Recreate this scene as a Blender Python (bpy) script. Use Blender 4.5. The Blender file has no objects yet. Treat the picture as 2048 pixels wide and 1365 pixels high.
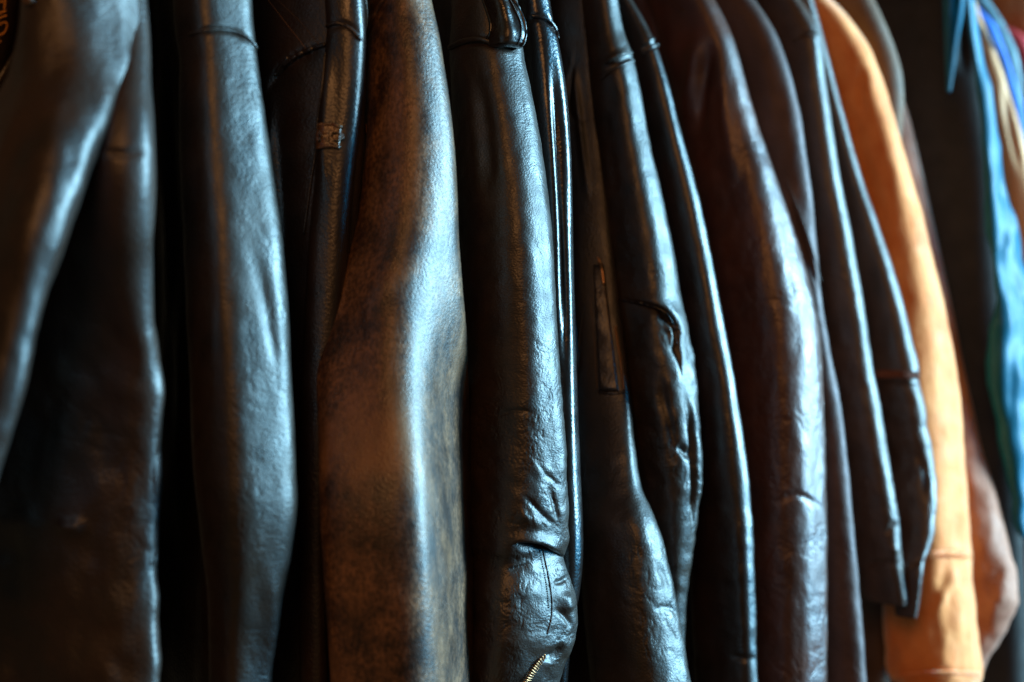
import bpy, math, random
import numpy as np
from mathutils import Vector
from mathutils.bvhtree import BVHTree
from mathutils import noise as mnoise
random.seed(4); RS = np.random.RandomState(7)
scene = bpy.context.scene
C = scene.collection

# ------------------------------------------------------------------ camera, light, exposure
ZC = 1.30
cam_d = bpy.data.cameras.new('camera'); cam = bpy.data.objects.new('camera', cam_d); C.objects.link(cam)
cam.location = (0, 0, ZC); cam.rotation_euler = (math.radians(90), 0, 0)
cam_d.lens = 50; cam_d.sensor_width = 36; cam_d.clip_start = 0.02; cam_d.clip_end = 60
cam_d.dof.use_dof = True; cam_d.dof.focus_distance = 1.06; cam_d.dof.aperture_fstop = 2.8
scene.camera = cam
scene.view_settings.view_transform = 'Standard'; scene.view_settings.look = 'None'
scene.view_settings.exposure = -0.42; scene.view_settings.gamma = 1.0
w = bpy.data.worlds.new('World'); scene.world = w; w.use_nodes = True
bg = w.node_tree.nodes['Background']; bg.inputs[0].default_value = (0.52, 0.42, 0.26, 1); bg.inputs[1].default_value = 0.16

def area(name, loc, target, sx, sy, power, col, spread=180):
    l = bpy.data.lights.new(name, 'AREA'); l.shape = 'RECTANGLE'; l.size = sx; l.size_y = sy
    l.energy = power; l.color = col; l.spread = math.radians(spread)
    o = bpy.data.objects.new(name, l); C.objects.link(o); o.location = loc
    d = Vector(target) - Vector(loc); o.rotation_euler = d.to_track_quat('-Z', 'Y').to_euler()
    return o
area('window_core_light', (2.3, 1.15, 1.70), (0.2, 1.15, 1.25), 0.75, 1.5, 350, (0.46, 0.82, 0.99))
area('window_sky_light', (2.2, 1.10, 1.62), (0.2, 1.15, 1.25), 1.5, 2.2, 135, (0.005, 0.38, 0.80))
area('warm_lamp', (-0.35, -0.9, 2.1), (0.1, 1.1, 1.2), 0.8, 0.8, 17, (1.0, 0.44, 0.15))

# ------------------------------------------------------------------ helpers
K = 0.72 / 2048.0
def P(px, py, d): return np.array([(px - 1024) * K * d, d, ZC - (py - 682.5) * K * d])
def dline(px): return 1.08 / (1 - 0.000295 * (px - 1024))
def hermite(ys, vs, q):
    ys = np.asarray(ys, float); vs = np.asarray(vs, float); q = np.asarray(q, float)
    n = len(ys); h = np.diff(ys); dl = np.diff(vs) / h
    m = np.zeros(n); m[0] = dl[0]; m[-1] = dl[-1]
    for i in range(1, n - 1): m[i] = (dl[i-1] * h[i] + dl[i] * h[i-1]) / (h[i-1] + h[i])
    i = np.clip(np.searchsorted(ys, q) - 1, 0, n - 2)
    t = np.clip((q - ys[i]) / h[i], 0, 1); t2, t3 = t*t, t*t*t
    return (2*t3-3*t2+1)*vs[i] + (t3-2*t2+t)*h[i]*m[i] + (-2*t3+3*t2)*vs[i+1] + (t3-t2)*h[i]*m[i+1]
_perm = RS.permutation(256); _perm = np.concatenate([_perm, _perm, _perm])
_grad = RS.normal(size=(256, 3)); _grad /= np.linalg.norm(_grad, axis=1)[:, None]
def perlin(p):
    pi = np.floor(p).astype(int); f = p - pi; u = f*f*f*(f*(f*6-15)+10); pi = pi & 255
    out = 0
    for a in (0, 1):
        for b in (0, 1):
            for c in (0, 1):
                g = _grad[_perm[_perm[_perm[(pi[..., 0]+a) & 255] + ((pi[..., 1]+b) & 255)] + ((pi[..., 2]+c) & 255)] & 255]
                dd = g[..., 0]*(f[..., 0]-a) + g[..., 1]*(f[..., 1]-b) + g[..., 2]*(f[..., 2]-c)
                wt = (u[..., 0] if a else 1-u[..., 0])*(u[..., 1] if b else 1-u[..., 1])*(u[..., 2] if c else 1-u[..., 2])
                out = out + wt*dd
    return out * 1.6
def smooth(a, b, x):
    t = np.clip((x - a) / (b - a), 0, 1); return t*t*(3-2*t)
def polydist(PX, PY, pts):
    """distance to a polyline, signed side (+ = right of travel / below for left-to-right), fraction along"""
    best = np.full(PX.shape, 1e9); side = np.zeros(PX.shape); frac = np.zeros(PX.shape)
    pts = np.asarray(pts, float); seg = np.linalg.norm(np.diff(pts, axis=0), axis=1); tot = seg.sum(); acc = 0
    for i in range(len(pts)-1):
        ax, ay = pts[i]; bx, by = pts[i+1]; dx, dy = bx-ax, by-ay; L2 = dx*dx+dy*dy
        t = np.clip(((PX-ax)*dx + (PY-ay)*dy)/L2, 0, 1)
        d = np.hypot(PX-ax-t*dx, PY-ay-t*dy); m = d < best
        best = np.where(m, d, best); side = np.where(m, np.sign(dx*(PY-ay)-dy*(PX-ax)), side)
        frac = np.where(m, (acc+t*seg[i])/tot, frac); acc += seg[i]
    return best, side, frac
def curve_pts(pts, n=60):
    pts = np.asarray(pts, float)
    if len(pts) < 3:
        t = np.linspace(0, 1, n)[:, None]; return pts[0]*(1-t) + pts[-1]*t
    s = np.concatenate([[0], np.cumsum(np.linalg.norm(np.diff(pts, axis=0), axis=1))])
    q = np.linspace(0, s[-1], n)
    return np.stack([hermite(s, pts[:, k], q) for k in range(2)], 1)

def mesh_np(name, V, F, mat, parent=None, base=(0, 0, 0), sm=True):
    me = bpy.data.meshes.new(name); V = np.asarray(V, float) - np.asarray(base)
    if isinstance(F, np.ndarray):
        me.vertices.add(len(V)); me.vertices.foreach_set('co', V.astype(np.float32).ravel())
        me.loops.add(F.size); me.loops.foreach_set('vertex_index', F.astype(np.int32).ravel())
        me.polygons.add(len(F)); me.polygons.foreach_set('loop_start', np.arange(0, F.size, F.shape[1], dtype=np.int32))
        me.update(calc_edges=True)
    else:
        me.from_pydata([tuple(v) for v in V], [], F); me.update()
    me.materials.append(mat)
    if sm: me.polygons.foreach_set('use_smooth', [True]*len(me.polygons))
    o = bpy.data.objects.new(name, me); C.objects.link(o)
    if parent is not None: o.parent = parent
    return o

def grid_normals(G):
    du = np.roll(G, -1, 1) - np.roll(G, 1, 1)
    dv = np.gradient(G, axis=0)
    n = np.cross(du, dv); n /= (np.linalg.norm(n, axis=2)[..., None] + 1e-12)
    return n

ANG = math.radians(40)
class Jacket:
    def __init__(s, name, label, cat='jacket', group=None, px=1000, dd=0.0):
        s.e = bpy.data.objects.new(name, None); C.objects.link(s.e)
        d = dline(px) + dd; b = P(px, 1500, d); s.base = b; s.e.location = b
        s.e.empty_display_size = 0.05
        s.e['label'] = label; s.e['category'] = cat
        if group: s.e['group'] = group
        s.d = d; s.geo = []
    def tube(s, name, rows, mat, ratio=2.0, p=2.0, strokes=(), wr=None, nu=150, nv=260, dd=0.0, tilt=0.5, cap_in=0.04, ang=None, angf=None, ratf=None, pf=None, refx=None, keep=True, parent=None, seed=0):
        """closed cloth tube; rows = (y, xl, xr[, extra depth]) -- outline at several heights"""
        a = ANG if ang is None else math.radians(ang)
        rows = [tuple(r) + (0,)*(4-len(r)) for r in rows]
        ys = [r[0] for r in rows]
        q = np.linspace(ys[0], ys[-1], nv)
        xl = hermite(ys, [r[1] for r in rows], q); xr = hermite(ys, [r[2] for r in rows], q); de = hermite(ys, [r[3] for r in rows], q)
        rx = refx if refx is not None else np.mean([r[2] for r in rows])
        dep = s.d + dd + de - (xr - rx) * K * s.d * tilt
        th = np.linspace(0, 2*math.pi, nu, endpoint=False)
        ct, st = np.cos(th), np.sin(th)
        e = (2.0/hermite([z_[0] for z_ in pf], [z_[1] for z_ in pf], q)[:, None]) if pf else 2.0/p
        ct, st = ct[None], st[None]
        cx = np.sign(ct)*np.abs(ct)**e; sx = np.sign(st)*np.abs(st)**e
        aa = np.radians(hermite([z_[0] for z_ in angf], [z_[1] for z_ in angf], q))[:, None] if angf else np.full((nv, 1), a)
        L = hermite([z_[0] for z_ in ratf], [z_[1] for z_ in ratf], q)[:, None] if ratf else ratio
        ox = L*cx*np.sin(aa) + sx*np.cos(aa); oy = -L*cx*np.cos(aa) + sx*np.sin(aa)
        hx = np.abs(ox).max(1)[:, None]; ox, oy = ox/hx, oy/hx
        hw = (xr-xl)/2*K*dep; cxx = ((xl+xr)/2-1024)*K*dep
        # round the ends
        n_end = max(2, int(nv*0.012))
        sc = np.ones(nv)
        if cap_in:
            k = np.arange(nv)
            sc = 1 - cap_in*(1-smooth(0, n_end, k)) - cap_in*(1-smooth(0, n_end, nv-1-k))
        G = np.zeros((nv, nu, 3)); hw0, cx0 = hw.copy(), cxx.copy()
        for _ in range(4):    # real perspective of the thick section
            X_ = cxx[:, None]+hw[:, None]*ox; Y_ = dep[:, None]+hw[:, None]*oy
            q_ = 1024+X_/(K*Y_); mn, mx_ = q_.min(1), q_.max(1)
            hw = hw*np.clip((xr-xl)/np.maximum(mx_-mn, 1), 0.6, 1.6); cxx = cxx + ((xl+xr)/2-(mn+mx_)/2)*K*dep
        G[..., 0] = cxx[:, None] + (hw*sc)[:, None]*ox
        G[..., 1] = dep[:, None] + (hw*sc)[:, None]*oy
        G[..., 2] = (ZC - (q-682.5)*K*dep)[:, None]
        N = grid_normals(G)
        if (N[nv//2, :, 0]*ox[nv//2]).sum() < 0: N = -N
        PX = 1024 + G[..., 0]/(K*G[..., 1]); PY = 682.5 - (G[..., 2]-ZC)/(K*G[..., 1])
        front = smooth(0.15, -0.25, N[..., 1])
        D = np.zeros((nv, nu))
        if wr:
            for (kind, sc3, amp, y0, y1) in wr:
                msk = smooth(y0-60, y0+30, PY)*(1-smooth(y1-30, y1+60, PY))
                X = G*np.asarray(sc3) + seed*17.3 + s.d*31
                if kind == 'fold': D += (0.6*amp*perlin(X) + 0.22*amp*perlin(X*2.1+4))*msk
                elif kind == 'crease':
                    W = X + np.stack([perlin(X*0.7+9), perlin(X*0.7+21), perlin(X*0.7+33)], -1)*1.1
                    c = np.clip(1-np.abs(perlin(W))*3.0, 0, 1)**3 + 0.6*np.clip(1-np.abs(perlin(W*2.1+5))*3.0, 0, 1)**3
                    D -= 0.45*amp*c*smooth(-0.15, 0.25, perlin(X*0.45+50))*msk
                elif kind == 'puff':
                    D += amp*np.abs(perlin(X))*msk
        for stv in strokes:
            kind, pts, wpx, h = stv[:4]
            cp = curve_pts(pts, 40) if len(pts) > 2 else pts
            if PY.min() > max(p_[1] for p_ in pts)+200: continue
            dist, side, fr = polydist(PX, PY, cp)
            taper = smooth(0, 0.38, fr)*smooth(1, 0.62, fr) if len(stv) < 5 or stv[4] else 1
            if kind == 'ridge': D += h*np.exp(-(dist/wpx)**2)*taper*front
            elif kind == 'step':   # sharp drop on the + side, a swelling on the - side
                D += np.where(side > 0, -h*np.exp(-dist/wpx), 0.45*h*np.exp(-(dist/(wpx*1.1))**2)*(1-np.exp(-dist/(wpx*0.18))))*taper*front
            elif kind == 'tent': G[..., 1] -= h*np.exp(-np.sqrt(dist**2+(wpx*0.16)**2)/wpx)*(smooth(0, 0.35, fr))*front
            elif kind == 'shelf': G[..., 1] += np.where(side < 0, h*smooth(0, 1, dist/wpx), 0)*smooth(0, 0.3, fr)
            elif kind == 'groove': D -= h*np.exp(-(dist/wpx)**2)*taper*front
        G = G + N*D[..., None]
        V = G.reshape(-1, 3)
        i = np.arange(nv-1)[:, None]*nu; j = np.arange(nu)[None]; j2 = (j+1) % nu
        F = np.stack([i+j, i+j2, i+nu+j2, i+nu+j], -1).reshape(-1, 4)
        # closing caps sit slightly inside as a lining
        ctr = np.array([V[:nu].mean(0), V[-nu:].mean(0)]) + np.array([[0, 0, -0.006], [0, 0, 0.02]])
        nV = len(V); V2 = np.vstack([V, ctr])
        quads = F
        tris = []
        for jj in range(nu):
            tris.append((nV, (jj+1) % nu, jj)); tris.append((nV+1, (nv-1)*nu+jj, (nv-1)*nu+(jj+1) % nu))
        o = mesh_np2(name, V2, quads, np.array(tris), mat, parent or s.e, s.base)
        if keep:
            s.geo.append(BVHTree.FromPolygons([Vector(v) for v in V2[:nV]], [tuple(int(x) for x in f) for f in quads]))
        return o
    def snap(s, px, py, lift=0.0, last_d=None):
        """point on this jacket's own cloth seen at (px, py)"""
        o = Vector((0, 0, ZC)); q = Vector(P(px, py, 1.0)); dr = (q-o).normalized()
        best = None
        for g in s.geo:
            h, n, i, dist = g.ray_cast(o, dr)
            if h is not None and (best is None or dist < best[2]):
                if n.dot(dr) > 0: n = -n
                best = (h, n, dist)
        if best is None:
            d = last_d or s.d; pt = Vector(P(px, py, d)); return pt, Vector((0, -1, 0)), d
        return best[0]+best[1]*lift, best[1], best[0].y
    def path(s, pts, n, lift):
        cp = curve_pts(pts, n); out = []; ld = None
        res = []
        for (x, y) in cp:
            pt, nn, dd = s.snap(x, y, lift, ld); ld = dd; res.append((pt, nn))
        P3 = np.array([list(r[0]) for r in res]); N3 = np.array([list(r[1]) for r in res])
        for _ in range(2):
            P3[1:-1] = (P3[:-2]+2*P3[1:-1]+P3[2:])/4
        return P3, N3
    def cord(s, name, pts, mat, r=0.0012, lift=0.0004, n=60, flat=1.0, label=None, jitter=0):
        P3, N3 = s.path(pts, n, lift); k = 8
        T = np.gradient(P3, axis=0); T /= np.linalg.norm(T, axis=1)[:, None]+1e-9
        B = np.cross(T, N3); B /= np.linalg.norm(B, axis=1)[:, None]+1e-9
        V = []; m = len(P3)
        for i in range(m):
            rr = r*(0.25 if i in (0, m-1) else 1)*(1+jitter*mnoise.noise(Vector(P3[i])*300))
            for j in range(k):
                t = 2*math.pi*j/k
                V.append(P3[i] + B[i]*math.cos(t)*rr + N3[i]*math.sin(t)*rr*flat)
        F = [[i*k+j, i*k+(j+1) % k, (i+1)*k+(j+1) % k, (i+1)*k+j] for i in range(m-1) for j in range(k)]
        F.append(list(range(k))); F.append([(m-1)*k+j for j in range(k)])
        o = mesh_np(name, V, F, mat, s.e, s.base)
        if label: o['label'] = label
        return o
    def dashes(s, name, pts, mat, count, ln=0.0024, wd=0.0006, th=0.0004, cross=False, lift=0.0003, label=None, width=None):
        P3, N3 = s.path(pts, count, lift)
        T = np.gradient(P3, axis=0); T /= np.linalg.norm(T, axis=1)[:, None]+1e-9
        B = np.cross(T, N3); B /= np.linalg.norm(B, axis=1)[:, None]+1e-9
        V, F = [], []
        for i in range(count):
            t, b, nn = (B[i], T[i], N3[i]) if cross else (T[i], B[i], N3[i])
            o = len(V); c = P3[i]
            rings = [(-.5, .55), (-.3, 1), (.3, 1), (.5, .55)]
            for (u, sc) in rings:
                for j in range(6):
                    a = 2*math.pi*j/6
                    V.append(c + t*ln*u + b*wd*sc*math.cos(a) + nn*th*sc*(math.sin(a)+0.4))
            for r_ in range(3):
                for j in range(6): F.append([o+r_*6+j, o+r_*6+(j+1) % 6, o+(r_+1)*6+(j+1) % 6, o+(r_+1)*6+j])
            F.append([o+j for j in range(6)]); F.append([o+18+j for j in range(6)])
        o = mesh_np(name, V, F, mat, s.e, s.base)
        if label: o['label'] = label
        return o
    def patch(s, name, left, right, mat, th=0.0015, bulge=0.0, nr=60, nc=30, label=None, wr=None):
        """a sewn-on piece lying on the cloth, between two outline curves"""
        A = curve_pts(left, nr); B = curve_pts(right, nr); ld = None
        G = np.zeros((nr, nc, 3)); NN = np.zeros((nr, nc, 3))
        for i in range(nr):
            for j in range(nc):
                t = j/(nc-1); x, y = A[i]*(1-t)+B[i]*t
                pt, nn, ld = s.snap(x, y, 0, ld); G[i, j] = pt; NN[i, j] = nn
        for _ in range(6):
            H = G.copy(); H[1:-1] = (G[:-2]+2*G[1:-1]+G[2:])/4; H[:, 1:-1] = (H[:, :-2]+2*H[:, 1:-1]+H[:, 2:])/4; G = H
            NN[1:-1] = (NN[:-2]+2*NN[1:-1]+NN[2:])/4
        NN /= np.linalg.norm(NN, axis=2)[..., None]
        u = np.linspace(-1, 1, nc)[None]; v = np.linspace(-1, 1, nr)[:, None]
        edge = np.minimum(1, (1-np.abs(u)**10)*1.0)*np.minimum(1, (1-np.abs(v)**16))
        hgt = th*np.sqrt(np.clip(edge, 0, 1)) + bulge*(1-u*u)*(1-v**4)
        if wr: hgt = hgt + wr*perlin(G*90)*edge
        top = G + NN*(hgt+0.0003)[..., None]; bot = G - NN*0.002
        V = np.vstack([top.reshape(-1, 3), bot.reshape(-1, 3)]); n = nr*nc; F = []
        for i in range(nr-1):
            for j in range(nc-1):
                a = i*nc+j; F.append([a, a+1, a+nc+1, a+nc]); F.append([n+a, n+a+nc, n+a+nc+1, n+a+1])
        for i in range(nr-1):
            a = i*nc; F.append([a, a+nc, n+a+nc, n+a]); a = i*nc+nc-1; F.append([a, n+a, n+a+nc, a+nc])
        for j in range(nc-1):
            a = j; F.append([a, n+a, n+a+1, a+1]); a = (nr-1)*nc+j; F.append([a, a+1, n+a+1, n+a])
        o = mesh_np(name, V, F, mat, s.e, s.base)
        if label: o['label'] = label
        s.geo.append(BVHTree.FromPolygons([Vector(x) for x in top.reshape(-1, 3)], [f for f in F if max(f) < n]))
        return o
    def body(s, mat, px_edge, y0=-260, y1=1560, depth=0.42, th=0.019, slope=0.35, back=0.05, dd=0.0, seed=1, amp=0.006, hem=None):
        """the hanging torso behind the sleeve: a flat shell running away from the aisle"""
        nv, nu = 150, 160
        q = np.linspace(y0, y1, nv); d = s.d+dd
        th_ = np.linspace(0, 2*math.pi, nu, endpoint=False)
        e = 2/2.6; c = np.sign(np.cos(th_))*np.abs(np.cos(th_))**e; sn = np.sign(np.sin(th_))*np.abs(np.sin(th_))**e
        ea = np.array([math.sin(ANG), -math.cos(ANG)]); rb = np.array([math.cos(ANG), math.sin(ANG)])
        xe = hermite([a for a, b in px_edge], [b for a, b in px_edge], q)
        G = np.zeros((nv, nu, 3))
        for i in range(nv):
            z = ZC-(q[i]-682.5)*K*d
            edge = np.array([(xe[i]-1024)*K*d, d]) - ea*back
            far = depth
            cen = edge - ea*far/2
            G[i, :, 0] = cen[0] + ea[0]*c*far/2 + rb[0]*sn*th
            G[i, :, 1] = cen[1] + ea[1]*c*far/2 + rb[1]*sn*th
            G[i, :, 2] = z
        N = grid_normals(G)
        if (N[nv//2, :, :2]@ea*c).sum() < 0: N = -N
        X = G*np.array([26, 26, 4.0])+seed*7.7
        D = amp*perlin(X) + amp*0.5*perlin(G*np.array([60, 60, 11.])+seed)
        # folds die away where the shell touches its neighbours
        G = G + N*D[..., None]
        V = G.reshape(-1, 3)
        i = np.arange(nv-1)[:, None]*nu; j = np.arange(nu)[None]; j2 = (j+1) % nu
        F = np.stack([i+j, i+j2, i+nu+j2, i+nu+j], -1).reshape(-1, 4)
        ctr = np.array([V[:nu].mean(0), V[-nu:].mean(0)+np.array([0, 0, .02])]); nV = len(V); V2 = np.vstack([V, ctr])
        tris = [(nV, (jj+1) % nu, jj) for jj in range(nu)] + [(nV+1, (nv-1)*nu+jj, (nv-1)*nu+(jj+1) % nu) for jj in range(nu)]
        o = mesh_np2('body', V2, F, np.array(tris), mat, s.e, s.base)
        s.geo.append(BVHTree.FromPolygons([Vector(v) for v in V], [tuple(int(x) for x in f) for f in F]))
        return o

def mesh_np2(name, V, quads, tris, mat, parent, base):
    me = bpy.data.meshes.new(name); V = np.asarray(V)-np.asarray(base)
    me.vertices.add(len(V)); me.vertices.foreach_set('co', V.astype(np.float32).ravel())
    li = np.concatenate([quads.ravel(), tris.ravel()]).astype(np.int32)
    ls = np.concatenate([np.arange(len(quads))*4, len(quads)*4+np.arange(len(tris))*3]).astype(np.int32)
    me.loops.add(len(li)); me.loops.foreach_set('vertex_index', li)
    me.polygons.add(len(ls)); me.polygons.foreach_set('loop_start', ls)
    me.update(calc_edges=True); me.validate()
    me.materials.append(mat)
    sm = np.ones(len(ls), bool); sm[len(quads):] = False
    me.polygons.foreach_set('use_smooth', sm)
    o = bpy.data.objects.new(name, me); C.objects.link(o); o.parent = parent
    return o

# ------------------------------------------------------------------ materials
def leather(name, col, col2=None, rough=0.36, grain=420, gstr=0.5, gdist=0.0006, wear=0.35, wscale=22, stretch=(1, 1, 1), spec=0.5, coat=0.0,
            rvar=0.08, sheen=0.0, speck=0.0, fine=1100, contrast=(0.35, 0.65), coatr=0.3, spot=None, tint=None, stint=None):
    m = bpy.data.materials.new(name); m.use_nodes = True; nt = m.node_tree; N, L = nt.nodes, nt.links
    b = N['Principled BSDF']; tc = N.new('ShaderNodeTexCoord')
    mp = N.new('ShaderNodeMapping'); mp.inputs['Scale'].default_value = stretch; L.new(tc.outputs['Object'], mp.inputs['Vector'])
    n1 = N.new('ShaderNodeTexNoise'); n1.inputs['Scale'].default_value = wscale; n1.inputs['Detail'].default_value = 6; n1.inputs['Roughness'].default_value = 0.62
    L.new(mp.outputs[0], n1.inputs['Vector'])
    cr = N.new('ShaderNodeValToRGB'); cr.color_ramp.elements[0].position = contrast[0]; cr.color_ramp.elements[1].position = contrast[1]
    c2 = col2 or tuple(c*(1+wear) for c in col)
    cr.color_ramp.elements[0].color = (*col, 1); cr.color_ramp.elements[1].color = (*c2, 1); L.new(n1.outputs['Fac'], cr.inputs['Fac'])
    colout = cr.outputs['Color']
    if speck:
        n3 = N.new('ShaderNodeTexNoise'); n3.inputs['Scale'].default_value = 380; n3.inputs['Detail'].default_value = 3; L.new(mp.outputs[0], n3.inputs['Vector'])
        r3 = N.new('ShaderNodeValToRGB'); r3.color_ramp.elements[0].position = 0.38; r3.color_ramp.elements[1].position = 0.62
        r3.color_ramp.elements[0].color = (1-speck, 1-speck, 1-speck, 1); r3.color_ramp.elements[1].color = (1+speck*0.8,)*3+(1,)
        L.new(n3.outputs['Fac'], r3.inputs['Fac'])
        mx = N.new('ShaderNodeMix'); mx.data_type = 'RGBA'; mx.blend_type = 'MULTIPLY'; mx.inputs[0].default_value = 1
        L.new(colout, mx.inputs[6]); L.new(r3.outputs[0], mx.inputs[7]); colout = mx.outputs[2]
    if spot:
        n4 = N.new('ShaderNodeTexNoise'); n4.inputs['Scale'].default_value = 11; n4.inputs['Detail'].default_value = 5; n4.inputs['Roughness'].default_value = .6; L.new(mp.outputs[0], n4.inputs['Vector'])
        r4 = N.new('ShaderNodeValToRGB'); r4.color_ramp.elements[0].position = 0.52; r4.color_ramp.elements[1].position = 0.72
        r4.color_ramp.elements[0].color = (0, 0, 0, 1); r4.color_ramp.elements[1].color = (1, 1, 1, 1); L.new(n4.outputs['Fac'], r4.inputs['Fac'])
        mx = N.new('ShaderNodeMix'); mx.data_type = 'RGBA'; L.new(r4.outputs[0], mx.inputs[0]); L.new(colout, mx.inputs[6]); mx.inputs[7].default_value = (*spot, 1); colout = mx.outputs[2]
    L.new(colout, b.inputs['Base Color'])
    n2 = N.new('ShaderNodeTexNoise'); n2.inputs['Scale'].default_value = wscale*1.7; n2.inputs['Detail'].default_value = 5; L.new(mp.outputs[0], n2.inputs['Vector'])
    mr = N.new('ShaderNodeMapRange'); mr.inputs[1].default_value = 0.3; mr.inputs[2].default_value = 0.7; mr.inputs[3].default_value = rough-rvar; mr.inputs[4].default_value = rough+rvar
    L.new(n2.outputs['Fac'], mr.inputs[0]); L.new(mr.outputs[0], b.inputs['Roughness'])
    b.inputs['Specular IOR Level'].default_value = spec
    b.inputs['Coat Weight'].default_value = coat; b.inputs['Coat Roughness'].default_value = coatr
    b.inputs['Sheen Weight'].default_value = sheen; b.inputs['Sheen Roughness'].default_value = 0.4
    if tint: b.inputs['Specular Tint'].default_value = (*tint, 1)
    if stint: b.inputs['Sheen Tint'].default_value = (*stint, 1)
    # pebbled grain
    gm = N.new('ShaderNodeMapping'); gm.inputs['Scale'].default_value = stretch; L.new(tc.outputs['Object'], gm.inputs['Vector'])
    dn = N.new('ShaderNodeTexNoise'); dn.inputs['Scale'].default_value = 140; dn.inputs['Detail'].default_value = 2; L.new(gm.outputs[0], dn.inputs['Vector'])
    va = N.new('ShaderNodeVectorMath'); va.operation = 'MULTIPLY_ADD'; va.inputs[1].default_value = (0.004,)*3
    L.new(dn.outputs['Color'], va.inputs[0]); L.new(gm.outputs[0], va.inputs[2])
    vo = N.new('ShaderNodeTexVoronoi'); vo.feature = 'SMOOTH_F1'; vo.inputs['Scale'].default_value = grain; vo.inputs['Smoothness'].default_value = 0.35; L.new(va.outputs[0], vo.inputs['Vector'])
    fn = N.new('ShaderNodeTexNoise'); fn.inputs['Scale'].default_value = fine; fn.inputs['Detail'].default_value = 2; L.new(gm.outputs[0], fn.inputs['Vector'])
    ln = N.new('ShaderNodeTexNoise'); ln.inputs['Scale'].default_value = 120; ln.inputs['Detail'].default_value = 4; L.new(gm.outputs[0], ln.inputs['Vector'])
    a1 = N.new('ShaderNodeMath'); a1.operation = 'MULTIPLY_ADD'; a1.inputs[1].default_value = -1.0; L.new(vo.outputs['Distance'], a1.inputs[0]); L.new(ln.outputs['Fac'], a1.inputs[2])
    a2 = N.new('ShaderNodeMath'); a2.operation = 'MULTIPLY_ADD'; a2.inputs[1].default_value = 0.35; L.new(fn.outputs['Fac'], a2.inputs[0]); L.new(a1.outputs[0], a2.inputs[2])
    bp = N.new('ShaderNodeBump'); bp.inputs['Strength'].default_value = gstr; bp.inputs['Distance'].default_value = gdist
    L.new(a2.outputs[0], bp.inputs['Height']); L.new(bp.outputs[0], b.inputs['Normal'])
    if coat: L.new(bp.outputs[0], b.inputs['Coat Normal'])
    return m
def metal(name, col, rough=0.35):
    m = bpy.data.materials.new(name); m.use_nodes = True; nt = m.node_tree; b = nt.nodes['Principled BSDF']
    b.inputs['Metallic'].default_value = 1; b.inputs['Roughness'].default_value = rough
    n = nt.nodes.new('ShaderNodeTexNoise'); n.inputs['Scale'].default_value = 400
    r = nt.nodes.new('ShaderNodeValToRGB'); r.color_ramp.elements[0].color = (*[c*.55 for c in col], 1); r.color_ramp.elements[1].color = (*col, 1)
    nt.links.new(n.outputs['Fac'], r.inputs['Fac']); nt.links.new(r.outputs[0], b.inputs['Base Color'])
    return m
BLK = (0.010, 0.008, 0.007)
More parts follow.
